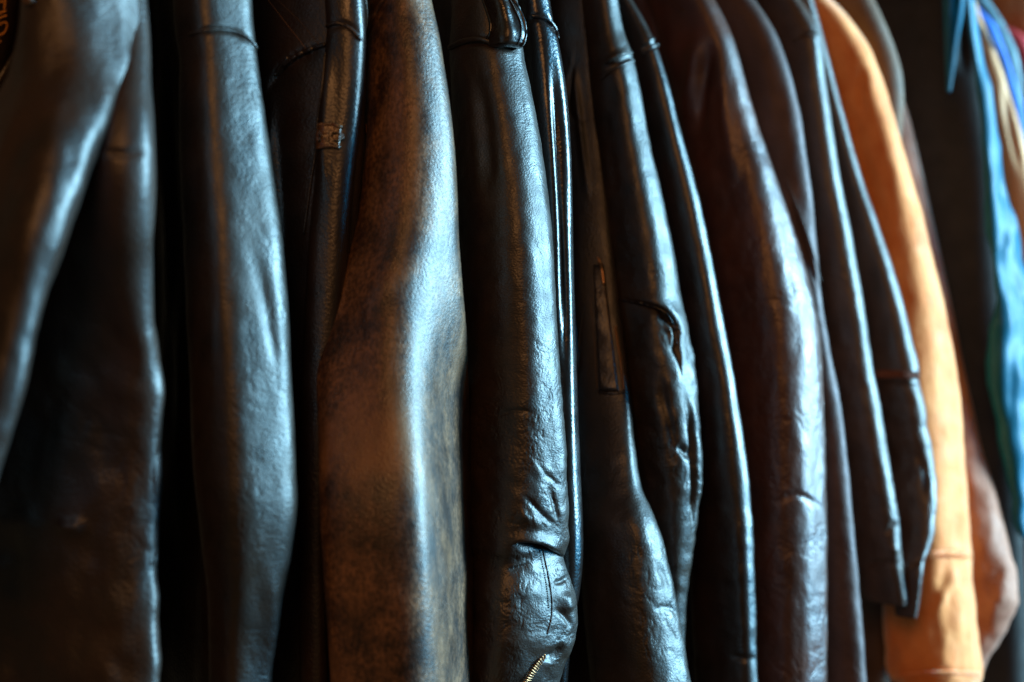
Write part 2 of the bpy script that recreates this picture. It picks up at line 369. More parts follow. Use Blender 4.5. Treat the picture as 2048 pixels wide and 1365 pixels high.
M = dict(
    brownblack=leather('brown_black_leather', (0.012, 0.007, 0.005), (0.030, 0.014, 0.008), rough=0.42, grain=380, gstr=0.35, wscale=14),
    soft=leather('soft_black_leather', (0.011, 0.008, 0.006), (0.022, 0.013, 0.008), rough=0.42, grain=560, gstr=0.34, wscale=30),
    polished=leather('polished_black_leather', (0.008, 0.006, 0.005), (0.016, 0.009, 0.006), rough=0.30, grain=520, gstr=0.25, wscale=30),
    pebble=leather('pebbled_black_leather', (0.012, 0.008, 0.006), (0.022, 0.012, 0.007), rough=0.43, grain=600, gstr=0.32, gdist=0.0006, wscale=30, stretch=(1, 1, 1.25), fine=900),
    glossy=leather('glossy_black_leather', (0.006, 0.005, 0.005), (0.010, 0.006, 0.005), rough=0.24, grain=500, gstr=0.22, wscale=30),
    smooth=leather('smooth_black_leather', (0.010, 0.007, 0.006), (0.018, 0.010, 0.007), rough=0.36, grain=480, gstr=0.3, wscale=30),
    suede=leather('distressed_brown_leather', (0.028, 0.014, 0.009), (0.125, 0.060, 0.030), rough=0.42, grain=700, gstr=0.45, gdist=0.0005, wscale=38, rvar=0.05,
                  stretch=(1, 1, 0.75), speck=0.45, fine=1600, contrast=(0.40, 0.62), spec=0.5, spot=(0.20, 0.095, 0.042)),
    maroon=leather('maroon_brown_leather', (0.034, 0.012, 0.007), (0.066, 0.022, 0.012), rough=0.40, grain=420, gstr=0.4, wscale=20, spec=0.62, tint=(1, .88, .88)),
    matte=leather('matte_dark_brown_leather', (0.035, 0.017, 0.011), (0.055, 0.027, 0.018), rough=0.58, grain=420, gstr=0.4, wscale=25, tint=(1, .82, .88)),
    choc=leather('chocolate_leather', (0.034, 0.018, 0.013), (0.058, 0.030, 0.020), rough=0.42, grain=380, gstr=0.5, wscale=30),
    orange=leather('orange_tan_suede', (0.60, 0.130, 0.014), (0.78, 0.25, 0.06), rough=0.72, grain=500, gstr=0.5, wscale=28, sheen=1.0, stint=(1, .84, .72), spec=0.35, contrast=(.3, .7)),
    rust=leather('rust_brown_suede', (0.22, 0.070, 0.035), (0.36, 0.150, 0.095), rough=0.68, grain=500, gstr=0.4, wscale=24, sheen=0.12, spec=0.25),
    olive=leather('olive_brown_suede', (0.07, 0.028, 0.010), (0.11, 0.045, 0.016), rough=0.7, wscale=24),
    coat=leather('black_wool_cloth', (0.014, 0.011, 0.010), (0.020, 0.015, 0.013), rough=0.75, grain=800, gstr=0.4, wscale=40, spec=0.25),
    satin=leather('blue_satin_lining', (0.002, 0.060, 0.10), (0.003, 0.085, 0.14), rough=0.45, grain=900, gstr=0.1, wscale=20, spec=0.2),
    tan=leather('tan_suede', (0.46, 0.20, 0.085), (0.60, 0.29, 0.13), rough=0.75, grain=500, gstr=0.4, wscale=24, sheen=0.2),
    royal=leather('royal_blue_fabric', (0.005, 0.07, 0.32), (0.006, 0.10, 0.40), rough=0.6, grain=700, gstr=0.3, wscale=30),
    teal=leather('slate_teal_fabric', (0.03, 0.07, 0.09), (0.07, 0.14, 0.16), rough=0.55, wscale=60),
    red=leather('red_fabric', (0.28, 0.006, 0.008), (0.38, 0.009, 0.012), rough=0.7, wscale=30),
    ginger=leather('ginger_brown_fabric', (0.30, 0.095, 0.025), (0.42, 0.14, 0.04), rough=0.8, grain=500, wscale=30),
    forest=leather('dark_green_black_fabric', (0.012, 0.014, 0.009), (0.024, 0.023, 0.014), rough=0.75, wscale=40),
    thread=leather('brown_thread', (0.10, 0.045, 0.018), rough=0.6, grain=2000, gstr=0.1),
    darkthread=leather('dark_thread', (0.035, 0.018, 0.010), rough=0.5, grain=2000, gstr=0.1),
    knit=leather('rust_rib_thread', (0.16, 0.045, 0.02), rough=0.65, grain=900, gstr=0.4),
    band=leather('embossed_brown_leather', (0.05, 0.024, 0.011), (0.12, 0.055, 0.022), rough=0.3, grain=500, wscale=150),
    print=leather('gold_print', (0.55, 0.22, 0.035), (0.66, 0.28, 0.05), rough=0.6, grain=900, gstr=0.2, wscale=200),
    brass=metal('aged_brass', (0.60, 0.30, 0.14), 0.38),
    copper=metal('dark_copper', (0.55, 0.24, 0.10), 0.4),
)
GR = 'jackets hanging side by side on the rail'

# ------------------------------------------------------------------ garments, left to right
# far left: black printed garment
j = Jacket('printed_garment', 'black garment with rotated gold lettering at the far left edge', 'garment', GR, px=-20, dd=0.13)
j.tube('body', [(-300, -170, 26), (-60, -160, 40), (0, -160, 42), (120, -170, 22), (200, -180, 2), (400, -230, -50), (700, -270, -90), (1500, -320, -140)], M['smooth'], ratio=1.3, ang=70, nv=160,
       wr=[('fold', (20, 20, 5), 0.006, -200, 1500)])
# gold lettering, running down the cloth
def lettering(j, text, px, py, size_px, mat, rot=-90, name='lettering', depth=0.0006, lift=0.001):
    cu = bpy.data.curves.new('t', 'FONT'); cu.body = text; cu.size = size_px*K*j.d*1.38; cu.extrude = depth; cu.align_x = 'CENTER'; cu.align_y = 'CENTER'; cu.resolution_u = 3
    to = bpy.data.objects.new('t', cu); C.objects.link(to); bpy.context.view_layer.update()
    me = bpy.data.meshes.new_from_object(to); bpy.data.objects.remove(to)
    # subdivide long faces so the print can follow the cloth
    import bmesh
    bm = bmesh.new(); bm.from_mesh(me); bmesh.ops.triangulate(bm, faces=bm.faces[:])
    bmesh.ops.subdivide_edges(bm, edges=[e for e in bm.edges if e.calc_length() > cu.size*0.15], cuts=3, use_grid_fill=True)
    c, s_ = math.cos(math.radians(rot)), math.sin(math.radians(rot)); sc = 1/(K*j.d)
    for v in bm.verts:
        x, y, z = v.co; X = x*c-y*s_; Y = x*s_+y*c
        pt, nn, dd = j.snap(px+X*sc, py-Y*sc, lift+z)
        v.co = pt-Vector(j.base)
    bm.to_mesh(me); bm.free(); me.materials.clear(); me.materials.append(mat); me.name = name
    o = bpy.data.objects.new(name, me); C.objects.link(o); o.parent = j.e
    return o
for pts in ([(-30, 8), (11, 3)], [(11, -14), (10, 4), (8, 19)], [(-30, 34), (-8, 29), (13, 21)], [(-30, 45), (-8, 39), (14, 31)], [(-30, 60), (-6, 52), (13, 45), (14, 54), (10, 64), (2, 70), (-14, 74), (-30, 76)], [(-30, 92), (-10, 86), (3, 82)]):
    j.cord('letter', pts, M['print'], r=0.0006, lift=0.0003, n=30, flat=0.4)
j.cord('cord', [(36, 88), (22, 118), (4, 150), (-20, 190)], M['smooth'], r=0.0028)

# 1 dark brown worn jacket
j = Jacket('leather_jacket', 'worn dark brown leather jacket with long forked blue highlight, blurred at the left', 'jacket', GR, px=300)
j.body(M['brownblack'], [(-260, 230), (0, 300), (600, 320), (1560, 310)], back=0.06, th=0.016, seed=3)
j.tube('front_panel', [(-260, 60, 270), (0, 62, 292), (100, 50, 300), (220, -10, 303), (350, -80, 304), (600, -110, 300), (740, -100, 322), (850, -100, 324), (1000, -110, 320), (1200, -110, 318), (1560, -110, 315)],
       M['brownblack'], ratio=4.0, p=2.3, dd=0.03, nv=320, nu=260,
       angf=[(-260, 42), (500, 46), (760, 66), (1560, 68)],
       wr=[('fold', (22, 22, 5), 0.006, 200, 1500), ('fold', (40, 40, 30), 0.0035, 650, 1500), ('crease', (30, 30, 45), 0.0012, 700, 1500)],
       strokes=[
                ('groove', [(195, 305), (255, 308), (300, 300)], 6, 0.002), ('ridge', [(110, 1040), (150, 1055), (180, 1040)], 14, 0.004)])
j.tube('sleeve', [(-260, 30, 262), (-60, 44, 285), (60, 40, 285), (120, 25, 277), (180, 0, 262), (250, -60, 232), (340, -120, 192), (480, -190, 138), (600, -220, 90), (750, -260, 52), (900, -300, 8), (1100, -340, -50)],
       M['brownblack'], ratf=[(-260, 0.9), (130, 1.1), (300, 2.6), (450, 4.0), (1100, 5.0)], p=2.5, dd=-0.03, nv=320, nu=260, tilt=0.15,
       wr=[('fold', (26, 26, 6), 0.005, -200, 1200), ('fold', (60, 60, 40), 0.0014, -200, 1200)])
def button(j, px, py, r, mat):
    pt, nn, dd = j.snap(px, py, 0.0); k, V, F = 24, [], []
    q = nn.to_track_quat('Z', 'Y'); prof = [(0, .0034), (.35, .0034), (.5, .0040), (.85, .0042), (1, .0030), (1, .0005), (.9, -.001)]
    for (rr, z) in prof:
        for i in range(k):
            a = 2*math.pi*i/k; V.append(list(pt + q @ Vector((max(rr, .02)*r*math.cos(a), max(rr, .02)*r*math.sin(a), z))))
    for m_ in range(len(prof)-1):
        for i in range(k): F.append([m_*k+i, m_*k+(i+1) % k, (m_+1)*k+(i+1) % k, (m_+1)*k+i])
    F.append(list(range(k))); F.append([(len(prof)-1)*k+i for i in range(k)])
    return mesh_np('button', V, F, mat, j.e, j.base)
button(j, 63, -2, 0.0042, M['band'])
# 2 smooth jacket with broad highlight
j = Jacket('leather_jacket', 'black leather jacket with curved armhole seam and broad pale blue light band on sleeve', 'jacket', GR, px=560)
j.body(M['soft'], [(-260, 440), (0, 500), (600, 560), (1560, 550)], back=0.055, th=0.016, seed=5, amp=0.004)
j.tube('sleeve', [(-260, 350, 470), (-60, 345, 500), (60, 350, 508), (110, 358, 514), (200, 358, 526), (320, 360, 542), (450, 365, 560), (600, 370, 574), (750, 380, 583), (900, 385, 590), (1010, 395, 594), (1100, 405, 585), (1200, 415, 566), (1300, 418, 550), (1380, 420, 545), (1560, 425, 548)],
       M['soft'], ratio=1.05, p=3.4, nv=460, nu=240, dd=-0.015,
       wr=[('fold', (24, 24, 6), 0.0012, 80, 1500), ('fold', (70, 70, 40), 0.0006, 80, 1500), ('crease', (60, 60, 80), 0.0006, 120, 1500)],
       strokes=[('groove', [(380, 72), (420, 60), (465, 62), (512, 92)], 6, 0.0022), ('groove', [(505, 480), (535, 620), (560, 780)], 12, 0.0016), ('ridge', [(525, 1090), (545, 1220), (545, 1370)], 20, 0.002)])
j.cord('seam', [(378, 70), (415, 60), (462, 62), (500, 80), (514, 100)], M['soft'], r=0.0014, lift=0.0002)

# 3 recessed jacket with yoke and narrow banded sleeve
j = Jacket('biker_jacket', 'recessed black jacket with curved yoke seam and embossed brown band on narrow sleeve', 'jacket', GR, px=690, dd=0.03)
j.body(M['smooth'], [(-260, 640), (0, 700), (600, 720), (1560, 700)], back=0.05, th=0.014, seed=9, amp=0.003)
j.tube('front_panel', [(-260, 470, 720), (0, 480, 730), (300, 480, 728), (800, 500, 690), (1560, 500, 690)], M['smooth'], ratio=3.0, p=2.4, ang=62, dd=0.0, nv=300, nu=200,
       wr=[('fold', (22, 22, 5), 0.003, 150, 1500)],
       strokes=[('step', [(530, 200), (548, 150), (590, 112), (660, 86)], 22, 0.004), ('ridge', [(545, 165), (542, 260), (552, 420), (560, 620)], 10, 0.005)])
j.tube('sleeve', [(-260, 640, 700), (-50, 645, 722), (60, 652, 732), (150, 648, 730), (250, 638, 722), (330, 632, 712), (450, 620, 700), (600, 610, 690), (800, 600, 670), (1000, 598, 660), (1560, 600, 660)], M['smooth'], ratio=1.3, p=2.3, ang=76, dd=-0.028,
       nv=300, nu=160, tilt=0.1, wr=[('fold', (30, 30, 6), 0.0016, 50, 1500)],
       strokes=[('ridge', [(658, 60), (652, 200), (640, 400)], 12, 0.003), ('groove', [(640, 62), (690, 50), (735, 80)], 5, 0.002)])
j.cord('seam', [(652, 54), (672, 46), (700, 58), (722, 82)], M['smooth'], r=0.0013)
j.cord('yoke_piping', [(548, 152), (565, 132), (592, 112), (625, 97), (652, 89)], M['smooth'], r=0.0016)
j.dashes('stitching', [(538, 2), (575, 50), (614, 100)], M['thread'], 26, ln=0.0017, wd=0.0003, th=0.0002)
j.dashes('stitching', [(556, 0), (600, 44), (640, 92)], M['darkthread'], 26, ln=0.0017, wd=0.0003, th=0.0002)
j.cord('edge_piping', [(652, 105), (646, 170), (638, 230), (632, 300), (620, 380), (608, 470)], M['smooth'], r=0.0010, lift=0.0006)
bandm = M['polished']
j.patch('sleeve_band', [(637, 250), (634, 272), (634, 298)], [(684, 250), (682, 272), (680, 298)], M['band'], th=0.0016, nr=24, nc=24)
j.cord('band_edge', [(636, 252), (655, 249), (684, 255)], M['band'], r=0.0013, n=24)
j.cord('band_edge', [(634, 296), (655, 292), (681, 295)], M['band'], r=0.0013, n=24)
lettering(j, 'NO', 660, 274, 20, M['band'], rot=0, name='embossed_letters', depth=0.0012, lift=0.002)
j.patch('stitched_tab', [(548, 146), (560, 126), (575, 112)], [(560, 152), (574, 134), (590, 122)], M['smooth'], th=0.0015, nr=20, nc=14)

# 4 distressed brown
j = Jacket('suede_jacket', 'distressed brown leather jacket with mottled wear and bright white ridge of light', 'jacket', GR, px=900)
j.body(M['suede'], [(-260, 780), (0, 840), (600, 890), (1560, 900)], back=0.07, th=0.016, seed=12, amp=0.003)
j.tube('sleeve', [(-260, 700, 800), (-80, 728, 848), (0, 735, 862), (100, 732, 884), (200, 730, 899), (300, 722, 909), (400, 704, 915), (480, 684, 919), (560, 652, 925), (620, 641, 930), (700, 634, 933), (800, 632, 936), (900, 637, 940), (1000, 641, 944), (1100, 648, 947), (1200, 655, 949), (1380, 664, 951), (1560, 670, 952)],
       M['suede'], ratio=1.25, angf=[(-260, 42), (400, 44), (620, 54), (800, 70), (1560, 75)], ratf=[(-260, 1.35), (500, 1.2), (800, 0.68), (1560, 0.60)], pf=[(-260, 2.6), (450, 2.8), (750, 4.0), (1560, 4.5)], nv=520, nu=300, dd=-0.035, tilt=0.3,
       wr=[('fold', (18, 18, 5), 0.0025, 100, 1500), ('fold', (55, 55, 26), 0.0006, -200, 1500)],
       strokes=[
                ('shelf', [(905, 500), (868, 640), (842, 780), (838, 900), (841, 1000), (850, 1150), (864, 1300), (880, 1600)], 105, 0.02), ('groove', [(712, 90), (722, 50), (752, 10), (765, -20)], 6, 0.0018), ('ridge', [(700, 640), (760, 580), (790, 540)], 30, 0.002)])
j.cord('seam', [(731, 95), (738, 60), (752, 28), (772, -6)], M['suede'], r=0.0016)
j.patch('zip_end', [(727, 248), (725, 258), (724, 268)], [(733, 248), (733, 258), (733, 268)], M['copper'], th=0.0018, nr=10, nc=8)
j.dashes('stitching', [(731, 270), (729, 320), (727, 362)], M['thread'], 16, ln=0.002, wd=0.0004, th=0.0003)

# 5 pebbled black leather, in focus
j = Jacket('leather_jacket', 'sharp pebble-grained black leather jacket with a shoulder strap and a wrinkled, folded elbow', 'jacket', GR, px=1110)
j.body(M['pebble'], [(-260, 960), (0, 1040), (600, 1090), (1560, 1110)], back=0.06, th=0.016, seed=15, amp=0.003)
cr = lambda *p: list(p)
j.tube('sleeve', [(-260, 880, 980), (-80, 900, 1020), (40, 902, 1040), (100, 898, 1046), (180, 900, 1062), (300, 905, 1082), (450, 908, 1103), (560, 912, 1110), (680, 918, 1114), (780, 922, 1120), (880, 928, 1128), (980, 932, 1136), (1050, 936, 1138), (1092, 940, 1134), (1112, 944, 1126), (1135, 946, 1132), (1170, 946, 1145), (1220, 946, 1154), (1270, 944, 1153), (1310, 940, 1142), (1340, 936, 1130), (1390, 930, 1112), (1560, 925, 1095)],
       M['pebble'], ratf=[(-260, 1.2), (1000, 1.2), (1140, 0.8), (1560, 0.8)], p=2.8, nv=760, nu=400, dd=-0.045, tilt=0.35,
       wr=[('fold', (20, 20, 5), 0.0030, 120, 900), ('fold', (75, 75, 60), 0.0007, 80, 1500), ('fold', (50, 50, 70), 0.0016, 900, 1400), ('crease', (90, 90, 150), 0.0011, 780, 1400), ('crease', (160, 160, 260), 0.0006, 720, 1400), ('crease', (60, 60, 110), 0.0005, 560, 1000)],
       strokes=[('step', [(1016, 1092), (1045, 1086), (1080, 1090), (1110, 1105), (1136, 1118)], 17, 0.011), ('step', [(1010, 1140), (1040, 1132), (1065, 1126)], 9, 0.0018),
                ('groove', [(1038, 980), (1068, 1012), (1098, 1042), (1126, 1060)], 6, 0.0016), ('groove', [(1045, 1005), (1062, 1040), (1068, 1070)], 7, 0.001), ('ridge', [(1030, 1022), (1060, 1038), (1080, 1066)], 12, 0.003),
                ('groove', [(1095, 960), (1110, 1010), (1118, 1060)], 5, 0.002), ('groove', [(1060, 905), (1095, 950), (1130, 985)], 5, 0.0009), ('groove', [(985, 832), (1030, 822), (1075, 826)], 4, 0.0013),
                ('groove', [(1104, 1168), (1125, 1162), (1142, 1150)], 5, 0.002), ('groove', [(1108, 1215), (1130, 1232), (1146, 1262)], 6, 0.0024), ('ridge', [(1132, 1180), (1138, 1230)], 12, 0.003),
                
                ('groove', [(902, 95), (950, 84), (1000, 90), (1048, 100)], 8, 0.003), ('groove', [(1130, 1285), (1110, 1310), (1080, 1320)], 8, 0.004),
                ('groove', [(945, 96), (968, 240), (985, 430)], 16, 0.0028), ('ridge', [(920, 100), (945, 260), (955, 420)], 12, 0.001)])
j.cord('seam', [(900, 96), (925, 84), (960, 78), (990, 86)], M['pebble'], r=0.0022, lift=0.0006)
j.cord('sleeve_seam', [(1085, 1098), (1092, 1130), (1100, 1170), (1104, 1205), (1102, 1240), (1094, 1270)], M['pebble'], r=0.0007, lift=0.0001)
j.dashes('stitching', [(1079, 1102), (1087, 1140), (1094, 1180), (1097, 1215)], M['soft'], 26, ln=0.0013, wd=0.0004, th=0.0003)
# shoulder strap, a rounded tab
j.tube('shoulder_strap', [(-200, 915, 1000, .0), (-80, 945, 1015), (0, 966, 1030), (30, 972, 1042), (55, 974, 1049), (72, 972, 1052), (86, 972, 1051), (95, 976, 1046), (99, 986, 1040)], M['polished'], ratio=1.3, p=2.9, dd=-0.063, nv=240, nu=180, tilt=0.1, cap_in=0.25,
       wr=[('fold', (90, 90, 90), 0.0006, -100, 200)], strokes=[('groove', [(1012, -60), (1026, 30), (1034, 62), (1030, 98)], 8, 0.0016)])
j.cord('strap_piping', [(964, -10), (976, 25), (983, 50), (981, 68), (972, 82)], M['glossy'], r=0.0014, lift=0.0004)
j.dashes('strap_stitching', [(1014, -10), (1030, 20), (1042, 50), (1041, 75), (1034, 92)], M['soft'], 34, ln=0.0016, wd=0.00045, th=0.0004)
j.cord('strap_piping', [(1020, -10), (1040, 22), (1050, 50), (1050, 76), (1042, 94)], M['glossy'], r=0.0011, lift=0.0002)
j.dashes('zipper_teeth', [(1086, 1312), (1072, 1330), (1060, 1348), (1046, 1372)], M['brass'], 15, ln=0.0056, wd=0.00055, th=0.0008, cross=True, lift=0.0012)

# 6 slim glossy
j = Jacket('slim_jacket', 'slim glossy black jacket with domed shoulder seam and thin blue streaks beside pebbled sleeve', 'jacket', GR, px=1150, dd=0.0)
j.body(M['glossy'], [(-260, 1010), (0, 1090), (400, 1130), (1560, 1150)], back=0.06, th=0.012, seed=18, amp=0.002)
j.tube('sleeve', [(-260, 1000, 1060), (-50, 1020, 1092), (40, 1030, 1106), (70, 1034, 1113), (130, 1036, 1124), (220, 1040, 1136), (300, 1046, 1142), (420, 1052, 1146), (600, 1062, 1150), (800, 1075, 1156), (950, 1080, 1162), (1050, 1085, 1166), (1130, 1090, 1165), (1190, 1094, 1158), (1240, 1098, 1148), (1560, 1090, 1130)],
       M['glossy'], ratio=1.3, angf=[(-260, 42), (300, 46), (480, 66), (760, 66), (950, 55), (1560, 50)], p=2.6, nv=420, nu=240, dd=0.0, tilt=0.3,
       wr=[('fold', (24, 24, 4), 0.001, 100, 1500)],
       strokes=[('groove', [(1100, 70), (1110, 180), (1124, 360), (1132, 800)], 10, 0.006), ('groove', [(1046, 48), (1075, 34), (1100, 44), (1114, 72)], 5, 0.0024)])
j.cord('seam', [(1062, 32), (1080, 34), (1098, 42), (1110, 58), (1115, 78)], M['glossy'], r=0.0017, lift=0.0003)

# 7 zip-pocket jacket
j = Jacket('zip_pocket_jacket', 'dark jacket with brass toothed zip pocket, lower sleeve lit blue at the bottom', 'jacket', GR, px=1275, dd=-0.005)
j.body(M['smooth'], [(-260, 1120), (0, 1180), (600, 1230), (1560, 1290)], back=0.05, th=0.012, seed=22, amp=0.002)
j.tube('sleeve', [(-260, 1080, 1160, .08), (0, 1100, 1190, .08), (200, 1110, 1204, .08), (400, 1120, 1218, .065), (600, 1130, 1240, .05), (800, 1140, 1262, .035), (900, 1145, 1270, .02), (980, 1150, 1284, .01), (1040, 1155, 1312), (1100, 1160, 1332), (1180, 1165, 1350), (1260, 1170, 1364), (1380, 1180, 1386), (1560, 1185, 1400)],
       M['soft'], ratf=[(-260, 2.5), (900, 2.5), (1100, 1.6), (1560, 1.5)], angf=[(-260, 58), (880, 60), (1050, 46), (1560, 42)], p=2.9, nv=460, nu=280, dd=0.0, tilt=0.1,
       wr=[('fold', (24, 24, 5), 0.002, 0, 1500), ('fold', (60, 60, 50), 0.0012, 900, 1500), ('crease', (45, 45, 60), 0.0012, 950, 1500)],
       strokes=[('groove', [(1300, 1225), (1335, 1215), (1362, 1235)], 5, 0.0014), ('groove', [(1310, 1120), (1330, 1160), (1335, 1200)], 7, 0.0014), ('ridge', [(1140, 75), (1160, 250), (1180, 420)], 7, 0.002), ('groove', [(1150, 100), (1155, 240), (1185, 240)], 5, 0.002)])
j.patch('pocket_flap', [(1186, 530), (1192, 650), (1198, 784)], [(1208, 530), (1222, 650), (1238, 784)], M['smooth'], th=0.0022, nr=60, nc=16, wr=0.0006)
j.dashes('stitching', [(1181, 600), (1189, 690), (1194, 775)], M['thread'], 34, ln=0.0022, wd=0.0003, th=0.0002)
j.dashes('stitching', [(1206, 560), (1218, 650), (1230, 760)], M['thread'], 38, ln=0.0022, wd=0.0003, th=0.0002)
j.dashes('zipper_teeth', [(1230, 655), (1240, 715), (1247, 778)], M['brass'], 30, ln=0.0028, wd=0.0005, th=0.0006, cross=True, lift=0.0009)
j.cord('zipper_pull', [(1196, 516), (1201, 528), (1204, 540), (1208, 572)], M['brass'], r=0.0013, lift=0.001, n=20)
j.cord('pocket_edge', [(1196, 785), (1225, 788), (1258, 784)], M['smooth'], r=0.0011, n=24)
j.cord('pocket_seam', [(1168, 610), (1158, 690), (1150, 770)], M['smooth'], r=0.0011, n=30)

# 8 pleated elbow
j = Jacket('leather_jacket', 'soft black leather jacket with sharp elbow pleat and two narrow folds lit blue', 'jacket', GR, px=1385, dd=0.01)
j.body(M['soft'], [(-260, 1170), (0, 1240), (600, 1340), (1560, 1370)], back=0.05, th=0.012, seed=25, amp=0.002)
j.tube('sleeve', [(-260, 1110, 1200), (-50, 1150, 1230), (0, 1160, 1236), (60, 1168, 1247), (120, 1175, 1267), (180, 1182, 1280), (280, 1192, 1298), (400, 1205, 1328), (500, 1212, 1348), (580, 1218, 1362), (640, 1225, 1373), (720, 1232, 1388), (790, 1240, 1396), (880, 1250, 1402), (960, 1262, 1402), (1040, 1275, 1394), (1120, 1290, 1384), (1190, 1300, 1376), (1560, 1300, 1370)],
       M['soft'], ratio=1.45, p=3.0, nv=520, nu=280, tilt=0.35,
       wr=[('fold', (22, 22, 5), 0.002, 50, 1500), ('fold', (32, 32, 15), 0.0016, 50, 1500), ('fold', (70, 70, 60), 0.0007, 50, 1500), ('fold', (50, 50, 70), 0.0016, 640, 1200), ('crease', (50, 50, 75), 0.0010, 500, 1200)],
       strokes=[('step', [(1222, 596), (1270, 604), (1325, 620), (1348, 645), (1358, 700), (1366, 760)], 20, 0.008), ('groove', [(1366, 770), (1384, 850), (1390, 950), (1386, 1100)], 6, 0.007),
                ('groove', [(1208, 145), (1236, 124), (1268, 112)], 5, 0.0028), ('ridge', [(1205, 130), (1232, 112), (1262, 100)], 6, 0.002),
                ('ridge', [(1326, 640), (1344, 660), (1352, 700)], 7, 0.004), ('groove', [(1352, 890), (1372, 905), (1386, 920)], 8, 0.005),
                ('groove', [(1318, 720), (1326, 800), (1345, 880), (1348, 960)], 12, 0.003)])
j.cord('seam', [(1210, 128), (1232, 112), (1264, 106)], M['soft'], r=0.0014)
j.cord('seam', [(1202, 160), (1228, 138), (1268, 122)], M['soft'], r=0.0014)
j.cord('elbow_piping', [(1222, 597), (1262, 602), (1310, 614), (1334, 628), (1347, 650), (1354, 690)], M['polished'], r=0.0014)

# 9 long thin highlight
j = Jacket('leather_jacket', 'smooth black leather jacket with one long thin blue highlight and double shoulder seam', 'jacket', GR, px=1500, dd=0.0)
j.body(M['smooth'], [(-260, 1200), (0, 1270), (600, 1440), (1560, 1500)], back=0.05, th=0.012, seed=28, amp=0.002)
j.tube('sleeve', [(-260, 1110, 1180), (-80, 1170, 1235), (0, 1200, 1262), (50, 1220, 1292), (92, 1230, 1313), (150, 1242, 1332), (250, 1258, 1360), (340, 1275, 1383), (430, 1290, 1405), (520, 1305, 1424), (600, 1318, 1439), (750, 1340, 1468), (900, 1355, 1492), (1050, 1370, 1505), (1200, 1380, 1512), (1380, 1390, 1516), (1560, 1390, 1516)],
       M['smooth'], ratio=2.6, p=3.0, nv=420, nu=240, tilt=0.4,
       wr=[('fold', (22, 22, 4), 0.0016, 50, 1500), ('fold', (32, 32, 15), 0.0016, 50, 1500), ('fold', (60, 60, 60), 0.0005, 50, 1500), ('fold', (40, 40, 60), 0.0012, 1000, 1500)],
       strokes=[('groove', [(1280, 104), (1298, 92), (1318, 84)], 5, 0.003), ('groove', [(1455, 1310), (1490, 1318), (1516, 1315)], 5, 0.002)])
j.cord('seam', [(1284, 92), (1298, 82), (1310, 78)], M['smooth'], r=0.0014, n=24)
j.cord('seam', [(1284, 112), (1300, 98), (1318, 88)], M['smooth'], r=0.0016, n=24)

# 10 maroon
j = Jacket('leather_jacket', 'maroon brown leather jacket with a wide lavender-white highlight down its sleeve', 'jacket', GR, px=1645, dd=0.0)
j.body(M['maroon'], [(-260, 1330), (0, 1400), (200, 1470), (600, 1580), (1560, 1640)], back=0.05, th=0.016, seed=31, amp=0.004)
j.tube('sleeve', [(-260, 1180, 1300), (-100, 1250, 1372), (-20, 1285, 1412), (30, 1305, 1440), (80, 1320, 1462), (160, 1340, 1488), (260, 1360, 1518), (350, 1375, 1548), (450, 1395, 1584), (540, 1410, 1612), (620, 1425, 1632), (720, 1440, 1644), (850, 1450, 1650), (1000, 1455, 1654), (1150, 1458, 1656), (1380, 1460, 1654), (1560, 1460, 1652)],
       M['maroon'], ratf=[(-260, 2.3), (250, 2.0), (550, 1.45), (1560, 1.4)], p=3.0, nv=480, nu=260, tilt=0.45,
       wr=[('fold', (22, 22, 5), 0.0035, 50, 1500), ('fold', (70, 70, 45), 0.0010, 150, 1500), ('crease', (40, 40, 60), 0.0012, 300, 1500)],
       strokes=[('ridge', [(1400, 50), (1385, 140), (1370, 240)], 16, 0.005), ('groove', [(1425, 70), (1405, 160), (1395, 300)], 14, 0.006), ('ridge', [(1440, 90), (1452, 240), (1480, 400)], 14, 0.003), ('groove', [(1540, 1010), (1590, 990), (1650, 1020)], 6, 0.002)])
j.cord('seam', [(1322, -10), (1346, 8), (1372, 28)], M['maroon'], r=0.001, n=24)

# 11 matte
j = Jacket('leather_jacket', 'matte dark brown jacket with rounded shoulder and diagonal seam, right of the maroon one', 'jacket', GR, px=1690, dd=0.02)
j.body(M['matte'], [(-260, 1380), (0, 1470), (200, 1560), (600, 1630), (1560, 1700)], back=0.05, th=0.013, seed=34, amp=0.003)
j.tube('sleeve', [(-260, 1270, 1380), (-80, 1350, 1465), (0, 1385, 1503), (50, 1405, 1536), (120, 1430, 1568), (200, 1450, 1592), (300, 1470, 1612), (420, 1490, 1628), (520, 1510, 1636), (600, 1530, 1644), (700, 1545, 1660), (800, 1560, 1680), (900, 1570, 1694), (1000, 1578, 1704), (1150, 1590, 1716), (1250, 1598, 1726), (1380, 1605, 1736), (1560, 1610, 1740)],
       M['matte'], ratio=2.1, p=2.1, nv=420, nu=220, tilt=0.45,
       wr=[('fold', (22, 22, 5), 0.002, 50, 1500), ('fold', (32, 32, 15), 0.0016, 50, 1500), ('fold', (60, 60, 45), 0.0008, 150, 1500), ('crease', (45, 45, 50), 0.0008, 400, 1500)],
       strokes=[('step', [(1562, 350), (1590, 420), (1618, 500), (1640, 585)], 12, 0.005)])
j.dashes('stitching', [(1566, 340), (1596, 415), (1622, 490), (1642, 560)], M['darkthread'], 40, ln=0.0025, wd=0.0004, th=0.0003)

